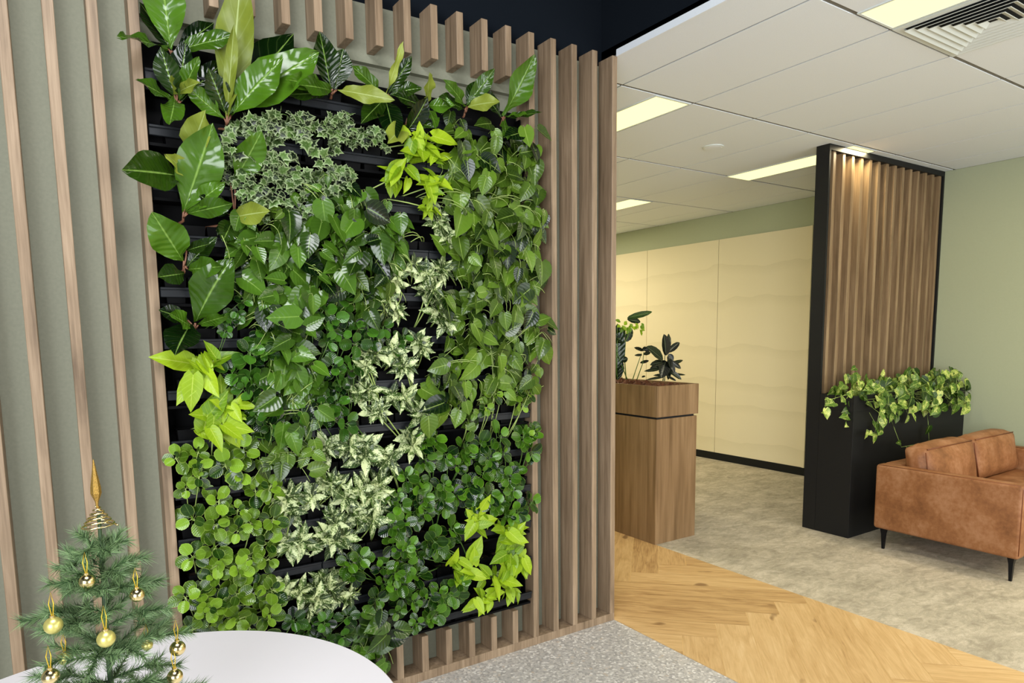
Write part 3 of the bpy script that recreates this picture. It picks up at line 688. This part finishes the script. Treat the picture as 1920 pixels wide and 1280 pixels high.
for r, lst in sorted(rows.items()):
    xs_, gap = spread(lst); z = LIP0 + DZ * r; pw = min(.092, gap - .006)
    for i, (t_, x) in enumerate(zip(lst, xs_)):
        k, c, s = t_[:3]; seed += 1; rng = random.Random(seed)
        base = Vector((x, 2.798, z - .05)); o_ = Vector((x, 2.795, z + .045))
        words = SPEC[k][0] if k != 'M' else 'large glossy long-leaved plant'
        place = 'leftmost pot' if i == 0 else 'rightmost pot' if i == len(lst) - 1 else '%s pot from left' % NTH[i]
        lab = '%s, %s, %s' % (words, place, {0: 'bottom shelf', 12: 'top shelf'}.get(r, '%s shelf from bottom' % ORD[r]))
        pl = empty(NAME[k], base, label=lab, cat='plant', group=GROUPS[k])
        b = MB(); h = pw / 2; g_ = h * .8
        vs = [(-g_, -.03, 0), (g_, -.03, 0), (g_, .03, 0), (-g_, .03, 0), (-h, -.042, .094), (h, -.042, .094), (h, .036, .094), (-h, .036, .094)]
        vs += [(x_ * .9, y_ * .9, .094) for x_, y_, _ in vs[4:8]] + [(x_ * .9, y_ * .9, .082) for x_, y_, _ in vs[4:8]]
        fs = [(3, 2, 1, 0)]
        for q in range(4):
            n_ = (q + 1) % 4; fs += [(q, n_, 4 + n_, 4 + q), (4 + q, 4 + n_, 8 + n_, 8 + q), (8 + q, 8 + n_, 12 + n_, 12 + q)]
        b.add(vs, fs); b.build('pot', M['potplastic'], pl)
        b = MB(); b.add([(x_ * .9, y_ * .9, .0825) for x_, y_, _ in vs[4:8]], [(0, 1, 2, 3)]); b.build('soil', M['soil'], pl)
        st = MB()
        loc_o = o_ - base + Vector((0, 0, -.012)); loc_c = c - base
        if k != 'M':
            fo = MB(); fn = SPEC[k][3]; fn(fo, st, loc_o, loc_c, s * (.92 if k in 'PQD' else 1), rng)
            fo.build('foliage', M[SPEC[k][1]], pl, smooth=True)
            st.build('stems', M[SPEC[k][2]], pl, smooth=True)
        else:
            fo = MB(); ol = MB()
            hub = c + Vector((0, -.0, 0)) - base
            st.tube([loc_o, hub + Vector((0, .01, -.01)), hub + Vector((0, -.01, .02))], .006, 6, .004)
            for (b0, tp, wd, yt, sh) in t_[4]:
                P0 = aty(b0[0], b0[1], 2.735) - base; P1 = aty(tp[0], tp[1], yt) - base
                if b0 != t_[4][0][0]: st.tube(curve(hub, hub.lerp(P0, .5) + OUT * .02, P0, 4), .003, 5)
                d = P1 - P0; n = OUT + UP * rng.uniform(-.05, .45) + Vector((rng.uniform(-.5, .25), 0, 0))
                tint = {'G': rng.uniform(.45, .95), 'D': rng.uniform(.0, .3), 'O': rng.uniform(.3, .9)}[sh]
                leaf(ol if sh == 'O' else fo, P0, d, n, d.length, wd, 'big', .28, rng.uniform(-.02, .16), .055 if sh != 'D' else .03, tint, rng, twist=rng.uniform(-.25, .25), bend=rng.uniform(-.06, .06))
            fo.build('foliage', M['lf_big'], pl, smooth=True)
            if ol.v: o2 = ol.build('young_leaves', M['lf_olive'], pl, smooth=True); o2['label'] = 'pale olive young leaves'
            st.build('stems', M['stemred'], pl, smooth=True)

# ------------------------------------------------------------------ black partition with wooden slats and trough
PX0, PX1 = 4.94, XW - .002; PY0, PYM, PY1 = 2.822, 3.102, 3.212
pt = empty('planter_partition', (PX0, PY1, 0), label='black partition with walnut slats and a planter trough at its foot', cat='partition')
def pbox(name, d, m, bevel=.0):
    x0, x1, y0, y1, z0, z1 = d
    o = box_obj(name, (x0 - PX0, x1 - PX0, y0 - PY1, y1 - PY1, z0, z1), m, pt, bevel=bevel); return o
b = MB()
def pb(x0, x1, y0, y1, z0, z1): b.box(x0 - PX0, x1 - PX0, y0 - PY1, y1 - PY1, z0, z1)
pb(PX0, PX1, PY0, PYM + .0, 0, .98); pb(PX0, PX1, PY0, PY0 + .02, .98, 1.1); pb(PX0, PX0 + .02, PY0 + .02, PYM, .98, 1.1); pb(PX1 - .02, PX1, PY0 + .02, PYM, .98, 1.1)
b.build('trough', M['blackbox'], pt, bevel=.001, seg=1)
b = MB(); pb(PX0, PX1, PYM + .001, PY1, 0, 1.1); pb(PX0, PX0 + .02, PYM, PY1, 1.1, H - .001); pb(PX1 - .022, PX1, PYM, PY1, 1.1, H - .001); pb(PX0 + .02, PX1 - .022, PYM, PY1, H - .045, H - .001); pb(PX0 + .02, PX1 - .022, PY1 - .012, PY1, 1.1, H - .045)
b.build('frame', M['blackbox'], pt)
for k in range(14):
    x = 5.045 + k * .1266
    o = pbox('slat', (x - .034, x, PYM + .012, PY1 - .05, 1.1, H - .045), M['slat2'], .001)
pbox('backing_board', (PX0 + .02, PX1 - .022, PY1 - .05, PY1 - .012, 1.1, H - .045), M['slat2'])
pbox('soil', (PX0 + .02, PX1 - .02, PY0 + .02, PYM, .98, 1.05), M['soil'])

# trailing pothos in the trough
def vine_leaf(fo, st, p, q, rng, L0=.092):
    a = rng.gauss(0, .9); d = Vector((math.sin(a), rng.uniform(-.5, .15), -math.cos(a) * .8 + .1))
    n = OUT + UP * rng.uniform(.1, 1.0) + Vector((rng.gauss(-.2, .4), 0, 0)); LL = L0 * rng.uniform(.65, 1.2)
    st.tube([q, p], .0018, 4, .0014, cap=False)
    leaf(fo, p, d, n, LL, LL * rng.uniform(.66, .84), 'heart', rng.uniform(.1, .4), rng.uniform(0, .3), .012, rng.uniform(.1, .95), rng)
POT = [('trailing marbled pothos at the near left end of the black trough', 5.12, [(1560, 748), (1548, 745), (1546, 778)], 60),
       ('trailing marbled pothos, second from left in the black trough', 5.45, [(1650, 770), (1640, 812), (1625, 805)], 85),
       ('trailing marbled pothos in the middle of the black trough', 5.78, [(1672, 790), (1690, 838), (1722, 832)], 85),
       ('trailing marbled pothos, second from right in the black trough', 6.12, [(1740, 790), (1742, 828)], 85),
       ('trailing marbled pothos at the wall end of the black trough', 6.48, [(1795, 700), (1790, 745)], 95)]
for i, (lb, x, tr, cnt) in enumerate(POT):
    rng = random.Random(900 + i); base = Vector((x, 2.965, 1.05))
    pl = empty('trailing_pothos', base, label=lb, cat='plant', group='pothos in the black trough'); fo, st = MB(), MB()
    for j in range(cnt):
        p = Vector((rng.uniform(-.22, .22), rng.uniform(-.27, .08), abs(rng.gauss(.07, .05)) + .02))
        if p.y < -.15: p.z -= rng.random() * .2
        if i == 0 and p.x < -.1: p.x = -.1 - rng.random() * .1; p.y = max(p.y, -.1)
        if abs(x + p.x) > XW - .1: p.x = XW - .1 - x
        q = Vector((p.x * .6, p.y * .5, max(0.0, p.z * .4)))
        st.tube(curve(Vector((p.x * .2, p.y * .1, 0)), Vector((p.x * .3, p.y * .5, .09)), q, 5), .0025, 5)
        vine_leaf(fo, st, p, q, rng)
    prev = Vector((0, -.1, .06)); pts = [Vector((0, 0, 0)), Vector((0, -.08, .08))]
    for (u, v) in tr: pts.append(aty(u, v, 2.765) - base)
    sm = []
    for a_ in range(len(pts) - 1):
        for t_ in range(4): sm.append(pts[a_].lerp(pts[a_ + 1], t_ / 4))
    sm.append(pts[-1]); st.tube(sm, .003, 5, .0018)
    for j in range(6, len(sm)):
        if rng.random() < .62: vine_leaf(fo, st, sm[j] + Vector((rng.uniform(-.03, .03), -.02, rng.uniform(-.03, .02))), sm[j], rng, .078)
    fo.build('foliage', M['lf_pothos'], pl, smooth=True); st.build('stems', M['stem'], pl, smooth=True)

# ------------------------------------------------------------------ walnut planter cabinet
CX0, CX1, CY0, CY1 = 3.62, 4.068, 3.562, 4.96
cb = empty('planter_cabinet', (CX0, CY0, 0), label='walnut planter cabinet standing on the floor behind the slatted wall', cat='planter')
def cbox(name, d, m, bevel=.0015):
    return box_obj(name, (d[0] - CX0, d[1] - CX0, d[2] - CY0, d[3] - CY0, d[4], d[5]), m, cb, bevel=bevel)
cbox('cabinet_body', (CX0 + .002, CX1 - .012, CY0 + .004, CY1 - .01, 0, .955), M['cabinet'])
cbox('shadow_gap', (CX0 + .02, CX1 - .03, CY0 + .02, CY1 - .02, .955, .971), M['dark'], 0)
b = MB()
for d in ((0, CX1 - CX0, 0, .018), (0, CX1 - CX0, CY1 - CY0 - .018, CY1 - CY0), (0, .018, .018, CY1 - CY0 - .018), (CX1 - CX0 - .018, CX1 - CX0, .018, CY1 - CY0 - .018)): b.box(*d, .971, 1.203)
b.box(.018, CX1 - CX0 - .018, .018, CY1 - CY0 - .018, .971, .99)
b.build('planter_box', M['cabinet'], cb, bevel=.001, seg=1)
b = MB(); nx, ny = 18, 56; vs = []; rng = random.Random(3)
for j in range(ny + 1):
    for i in range(nx + 1):
        x = .018 + (CX1 - CX0 - .036) * i / nx; y = .018 + (CY1 - CY0 - .036) * j / ny
        vs.append((x, y, 1.178 + .04 * noise.noise((x * 30, y * 30, 1)) + .014 * rng.random()))
b.add(vs, [(j * (nx + 1) + i, j * (nx + 1) + i + 1, (j + 1) * (nx + 1) + i + 1, (j + 1) * (nx + 1) + i) for j in range(ny) for i in range(nx)])
o = b.build('bark_mulch', M['bark'], cb); o['kind'] = 'stuff'

def plant_px(name, label, base_px, ydep, stems, leaves, mleaf, mstem, kind='oval', seed=1, r=.004, fold=.3):
    """stems: lists of pixels; leaves: (base px, tip px, width m, depth offset, tint)"""
    rng = random.Random(seed); B = aty(base_px[0], base_px[1], ydep)
    pl = empty(name, B, label=label, cat='plant'); st, fo = MB(), MB()
    for s_ in stems:
        pts = [aty(u, v, ydep) - B + Vector((0, rng.uniform(-.02, .02) * (i_ > 0), 0)) for i_, (u, v) in enumerate(s_)]
        st.tube(pts, r, 6, r * .6)
    for (a, t_, wd, dy, tn) in leaves:
        P0 = aty(a[0], a[1], ydep) - B; P1 = aty(t_[0], t_[1], ydep + dy) - B; d = P1 - P0
        n = OUT + UP * rng.uniform(.1, .6) + Vector((rng.uniform(-.6, .2), 0, 0))
        leaf(fo, P0, d, n, d.length, wd, kind, fold, rng.uniform(.0, .08), .01, tn, rng, bend=rng.uniform(-.06, .06))
    fo.build('foliage', M[mleaf], pl, smooth=True); st.build('stems', M[mstem], pl, smooth=True)
    return pl
plant_px('rubber_plant', 'small dark blackish-green rubber plant in the walnut planter', (1243, 714), 3.76,
    [[(1243, 714), (1246, 690), (1250, 660), (1252, 640)], [(1246, 714), (1248, 695)]],
    [((1249, 666), (1247, 626), .085, -.03, .1), ((1250, 664), (1254, 624), .06, .03, .5), ((1253, 660), (1273, 640), .05, 0, .1), ((1253, 664), (1262, 676), .05, -.02, .0), ((1243, 674), (1214, 648), .085, -.04, .95), ((1245, 678), (1220, 682), .05, -.03, .3),
     ((1243, 686), (1220, 690), .05, 0, .0), ((1240, 690), (1208, 698), .03, -.05, .4), ((1252, 674), (1264, 700), .06, -.04, .0), ((1254, 682), (1284, 676), .03, .03, .6), ((1256, 676), (1278, 690), .04, -.04, .2), ((1250, 690), (1278, 712), .045, -.05, .6),
     ((1248, 676), (1240, 706), .10, -.04, .0), ((1252, 700), (1288, 703), .02, 0, .5), ((1244, 702), (1226, 704), .02, 0, .4), ((1246, 706), (1212, 711), .02, -.03, .3), ((1252, 706), (1268, 714), .025, -.03, .2), ((1250, 684), (1254, 712), .07, 0, .05), ((1252, 668), (1258, 690), .07, -.05, .1)],
    'lf_black', 'trunk', 'oval', 11)
plant_px('ficus_seedling', 'thin leaning dark-stemmed plant between the other two in the walnut planter', (1186, 712), 3.90,
    [[(1186, 712), (1196, 685), (1204, 662)], [(1194, 712), (1202, 680), (1206, 660)]],
    [((1206, 657), (1190, 651), .03, -.02, .3), ((1207, 656), (1222, 653), .04, -.03, .2), ((1204, 665), (1190, 666), .02, 0, .5), ((1200, 680), (1217, 675), .025, -.02, .3), ((1206, 664), (1220, 660), .03, 0, .7), ((1204, 658), (1212, 650), .03, .02, .3), ((1203, 707), (1210, 704), .015, 0, .3)],
    'lf_black', 'stemdark', 'oval', 12, .004)
plant_px('flowering_leafy_plant', 'tall plant with yellow-green tops at the slatted wall end of the walnut planter', (1172, 711), 3.98,
    [[(1174, 711), (1172, 670), (1174, 640), (1172, 612)], [(1176, 711), (1162, 680), (1155, 660)], [(1163, 668), (1172, 645), (1176, 625)], [(1156, 700), (1154, 650)]],
    [((1176, 596), (1225, 584), .05, -.05, .3), ((1176, 598), (1202, 604), .05, -.03, .0), ((1173, 640), (1186, 616), .06, .0, .1), ((1157, 690), (1158, 606), .12, .0, .15), ((1158, 712), (1152, 650), .14, .02, .0), ((1157, 634), (1172, 638), .07, -.02, .1), ((1165, 676), (1177, 671), .05, -.03, .0), ((1160, 640), (1168, 612), .07, 0, .2)],
    'lf_big', 'stemdark', 'oval', 13, .0045)
# its lime coloured tops are a second leaf colour on the same plant
pl = bpy.data.objects['flowering_leafy_plant']; fo = MB(); rng = random.Random(14); B = pl.location
for j in range(20):
    u = 1158 + rng.random() * 48; v = 600 + rng.random() * 14 + (u - 1158) * .1; P0 = aty(u, v, 3.95) - B
    a = rng.gauss(0, 1); d = Vector((math.sin(a), rng.uniform(-.5, .2), -math.cos(a)))
    leaf(fo, P0, d, OUT + UP * .4 + rv(rng, .3), .055 * rng.uniform(.7, 1.2), .032, 'lance', .3, .1, .03, rng.random(), rng)
o = fo.build('lime_bracts', M['lf_lime'], pl, smooth=True); o['label'] = 'yellow-green ruffled tops'

# ------------------------------------------------------------------ sofa
SX0, SX1, SY0, SY1 = 4.87, 6.555, 1.685, 2.60
sf = empty('leather_sofa', (SX0, SY0, 0), label='tan leather two-seat sofa in front of the black partition', cat='sofa')
def pad(name, x0, x1, y0, y1, z0, z1, r=.02, puff=0, m='leather', lean=0, seg=4):
    """upholstered block: subdivided box, edges rounded, faces slightly puffed"""
    bm = bmesh.new(); bmesh.ops.create_cube(bm, size=1)
    sx, sy, sz = x1 - x0, y1 - y0, z1 - z0
    bmesh.ops.subdivide_edges(bm, edges=bm.edges[:], cuts=9, use_grid_fill=True)
    for v in bm.verts:
        p = v.co * 2                                                     # -1..1
        q = Vector((p.x * (1 + 0), p.y, p.z))
        fx, fy, fz = (1 - p.x ** 2), (1 - p.y ** 2), (1 - p.z ** 2)
        w_ = Vector((q.x * sx / 2, q.y * sy / 2, q.z * sz / 2))
        if puff:
            w_.x += math.copysign(1, p.x) * (abs(p.x) > .99) * puff * .6 * fy ** .5 * fz ** .5 if abs(p.x) > .99 else 0
            w_.y += math.copysign(puff * (fx * fz) ** .45, p.y) * abs(p.y)
            w_.z += math.copysign(puff * .8 * (fx * fy) ** .5, p.z) * (abs(p.z) > .6)
            w_ += Vector((noise.noise(w_ * 6 + Vector((x0 * 9, 0, 0))), noise.noise(w_ * 6 + Vector((0, 7, x0))), noise.noise(w_ * 5 + Vector((0, 3, 9))))) * .012
        # round the edges
        ex, ey, ez = [max(0, abs(c) - (h_ - r)) for c, h_ in zip(w_, (sx / 2, sy / 2, sz / 2))]
        ln = math.sqrt(ex * ex + ey * ey + ez * ez)
        if ln > r and (ex > 0) + (ey > 0) + (ez > 0) > 1:
            k = r / ln
            w_ = Vector([math.copysign(min(abs(c), h_ - r) + e_ * k, c) if e_ > 0 else c for c, h_, e_ in zip(w_, (sx / 2, sy / 2, sz / 2), (ex, ey, ez))])
        w_.y += lean * (w_.z / sz + .5) * sz
        v.co = w_ + Vector(((x0 + x1) / 2 - SX0, (y0 + y1) / 2 - SY0, (z0 + z1) / 2))
    me = bpy.data.meshes.new(name); bm.to_mesh(me); bm.free(); me.materials.append(M[m])
    me.polygons.foreach_set('use_smooth', [True] * len(me.polygons))
    o = bpy.data.objects.new(name, me); COL.objects.link(o); o.parent = sf
    return o
def rbox(name, x0, x1, y0, y1, z0, z1, bev, parent=sf):
    return box_obj(name, (x0 - SX0, x1 - SX0, y0 - SY0, y1 - SY0, z0, z1), M['leather'], parent, bevel=bev)
def smooth_bev(o, seg=4):
    o.modifiers['bevel'].segments = seg; o.data.polygons.foreach_set('use_smooth', [True] * 6); return o
AZ = .628
for x0, x1, nm in ((SX0, SX0 + .105, 'arm'), (SX1 - .105, SX1, 'arm')):
    a = smooth_bev(rbox(nm, x0, x1, SY0, SY1, .155, AZ, .022))
    b = MB(); e = .012
    for xx in (x0 + e, x1 - e):
        X = xx - SX0; st_ = -.0 if xx < (x0 + x1) / 2 else .0
        b.tube([(X, SY1 - SY0 - .02, AZ - .006), (X, .02, AZ - .006), (X, .006, AZ - .025), (X, .006, .18)], .005, 6)
    b.build('piping', M['piping'], a, smooth=True, loc=(-a.location[0], -a.location[1], -a.location[2]))
smooth_bev(rbox('backrest', SX0 + .106, SX1 - .106, SY1 - .13, SY1, .155, AZ, .022))
smooth_bev(rbox('seat_base', SX0 + .106, SX1 - .106, SY0 + .01, SY1 - .131, .165, .31, .015))
xm = (SX0 + SX1) / 2
for x0, x1 in ((SX0 + .11, xm - .002), (xm + .002, SX1 - .11)):
    pad('seat_cushion', x0, x1, SY0 + .0, SY1 - .28, .312, .455, .04, .012)
for x0, x1 in ((SX0 + .115, xm - .0), (xm + .006, SX1 - .118)):
    c_ = pad('back_cushion', x0, x1, SY1 - .34, SY1 - .17, .45, .765, .04, .022, lean=.16)
    b = MB(); zc = .765
    Y = SY1 - .34 - SY0 + .16 * .315
    b.tube([(x0 - SX0 + .03, Y + .01, zc - .01), (x1 - SX0 - .03, Y + .01, zc - .01)], .005, 6); b.tube([(x0 - SX0 + .012, Y + .012, zc - .03), (x0 - SX0 + .004, Y - .04, .47)], .005, 6)
    b.build('piping', M['piping'], c_, smooth=True)
for x, y in ((SX0 + .045, SY0 + .05), (SX0 + .045, SY1 - .06), (SX1 - .045, SY0 + .05), (SX1 - .045, SY1 - .06)):
    b = MB(); vs = []
    for z_, h_, o_ in ((0, .008, 0), (.11, .013, 0), (.156, .02, 0)):
        vs += [(-h_, -h_, z_), (h_, -h_, z_), (h_, h_, z_), (-h_, h_, z_)]
    fs = [(3, 2, 1, 0), (8, 9, 10, 11)] + [(r_ * 4 + q, r_ * 4 + (q + 1) % 4, r_ * 4 + 4 + (q + 1) % 4, r_ * 4 + 4 + q) for r_ in range(2) for q in range(4)]
    b.add(vs, fs); o = b.build('leg', M['legs'], sf, loc=(x - SX0, y - SY0, 0.001)); o['label'] = 'black tapered metal leg'

# ------------------------------------------------------------------ round table
TC = Vector((.044, 1.577, 0)); TR, TH = .59, .735
tb = empty('round_table', TC, label='round white table in the foreground', cat='table')
b = MB(); b.lathe([(.0, TH - .025), (TR - .004, TH - .025), (TR, TH - .02), (TR, TH - .004), (TR - .004, TH), (0, TH)][1:5], 128); b.build('tabletop', M['white'], tb)
b = MB(); b.lathe([(.035, .02), (.035, TH - .03)], 24); b.build('column', M['white'], tb, smooth=False)
b = MB(); b.lathe([(.28, 0), (.28, .012), (.05, .022)], 48); b.build('base', M['white'], tb)

# ------------------------------------------------------------------ small Christmas tree
tr_y = 1.46; TB = Vector((.027, tr_y, TH + .001)); HT = .60
tt = empty('christmas_tree', TB, label='small artificial Christmas tree standing on the round white table', cat='christmas tree')
b = MB(); b.tube([(0, 0, .02), (0, 0, HT * .5), (.004, 0, HT * .9)], .006, 8, .003); b.build('trunk', M['trunk'], tt, smooth=True)
b = MB(); b.lathe([(.06, 0), (.06, .008), (.015, .022), (.01, .05)], 24); b.build('stand', M['trunk'], tt)
rng = random.Random(77); nd = MB(); wr = MB()
def needles(p0, p1, dens, ln):
    ax = (p1 - p0); L = ax.length; ax.normalize(); n = int(L * dens * 1.25)
    t1 = ax.orthogonal().normalized(); t2 = ax.cross(t1)
    for i in range(n):
        t = (i + rng.random()) / n; p = p0 + (p1 - p0) * t; th = rng.random() * 6.283
        rad = t1 * math.cos(th) + t2 * math.sin(th); d = (ax * rng.uniform(.55, 1.1) + rad * rng.uniform(.5, 1)).normalized()
        l_ = ln * rng.uniform(.7, 1.15); s_ = d.cross(rad).normalized() * .0007; u_ = s_.cross(d).normalized() * .0007
        q = p + d * l_
        nd.add([p + s_, p - s_ * .5 + u_, p - s_ * .5 - u_, q], [(0, 1, 3), (1, 2, 3), (2, 0, 3)], tint=rng.uniform(.1, .95))
def branch(z, ang, L, rise=.0):
    d = Vector((math.cos(ang), math.sin(ang), 0)); p = Vector((0, 0, z))
    m_ = p + d * L * .5 + Vector((0, 0, rise * .5 + .012)); e = p + d * L + Vector((0, 0, rise))
    wr.tube([p, m_, e], .0014, 4)
    needles(p + d * .01, m_, 1500, .024); needles(m_, e, 1900, .028)
    for sgn in (-1, 1):
        s2 = m_ + (d * .45 + Vector((-d.y, d.x, 0)) * .6 * sgn).normalized() * L * .35 + Vector((0, 0, rng.uniform(-.01, .02)))
        wr.tube([m_, s2], .001, 4); needles(m_, s2, 1700, .026)
for (z, n, L, rs) in ((.09, 8, .155, .0), (.15, 8, .15, .0), (.21, 8, .14, .01), (.275, 7, .135, .01), (.335, 7, .115, .02), (.385, 6, .095, .02), (.43, 6, .075, .02), (.465, 5, .045, .015)):
    a0 = rng.random() * 6.28
    for k in range(n): branch(z + rng.uniform(-.012, .012), a0 + k * 6.283 / n + rng.uniform(-.25, .25), L * rng.uniform(.85, 1.12), rs + rng.uniform(-.01, .02))
needles(Vector((0, 0, .42)), Vector((.004, 0, .49)), 2600, .02)
o = nd.build('needles', M['needle'], tt); o['kind'] = 'stuff'
wr.build('branches', M['trunk'], tt)
# gold spire on top
tp = aty(183, 958, tr_y)
ts = empty('tree_topper', tp, label='gold glitter spire with a wire spiral on top of the Christmas tree', cat='tree topper')
b = MB(); pts = []
for i in range(90):
    t = i / 89; a = t * 6.283 * 5.5; r = .028 * (1 - t) + .002; pts.append((r * math.cos(a), r * math.sin(a), -.032 + .042 * t))
b.tube(pts, .0019, 5); b.build('spiral', M['gold'], ts, smooth=True)
b = MB(); b.lathe([(.0015, .005), (.003, .018), (.009, .034), (.0085, .045), (.004, .075), (.0008, .098)], 6); b.build('spire', M['glitter'], ts)

def bauble(u, v, rpx, y, mt, label):
    c = aty(u, v, y); dist = (c - CP).dot(CF); r = rpx * dist / FPX
    t = empty('bauble', c, label=label, cat='bauble', group='gold baubles on the Christmas tree')
    b = MB(); b.lathe([(r * math.sin(PI * i / 16) + 1e-5, -r * math.cos(PI * i / 16)) for i in range(17)], 28); b.build('ball', M[mt], t, smooth=True)
    b = MB(); b.lathe([(r * .3, r * .93), (r * .32, r * 1.22), (r * .1, r * 1.28)], 14); b.build('cap', M['gold'], t)
    b = MB(); b.tube([(-.001, 0, r * 1.25), (-.004, .002, r * 2.6), (0, .004, r * 4), (.003, .002, r * 2.6), (.001, 0, r * 1.25)], .0009, 5); b.build('string', M['goldstring'], t, smooth=True)
bauble(163, 1090, 14, 1.38, 'gold', 'shiny gold bauble hanging highest on the tree front')
bauble(257, 1115, 13, 1.36, 'gold', 'shiny gold bauble at upper right of the tree')
bauble(100, 1172, 16, 1.37, 'goldmatt', 'matt yellow-gold bauble at the far left of the tree')
bauble(199, 1197, 16, 1.31, 'goldmatt', 'pale gold bauble at the middle front of the tree')
bauble(95, 1268, 15, 1.34, 'gold', 'shiny gold bauble at the lower left corner of the tree')
bauble(122, 1234, 12, 1.42, 'goldmatt', 'pale green-gold bauble half hidden in the lower left branches')
bauble(333, 1215, 14, 1.42, 'gold', 'shiny gold bauble on the right branch tip over the table')
bauble(328, 1268, 14, 1.38, 'gold', 'shiny gold bauble lowest on the right of the tree')
bauble(276, 1209, 10, 1.45, 'goldmatt', 'dull gold bauble inside the right lower branches')
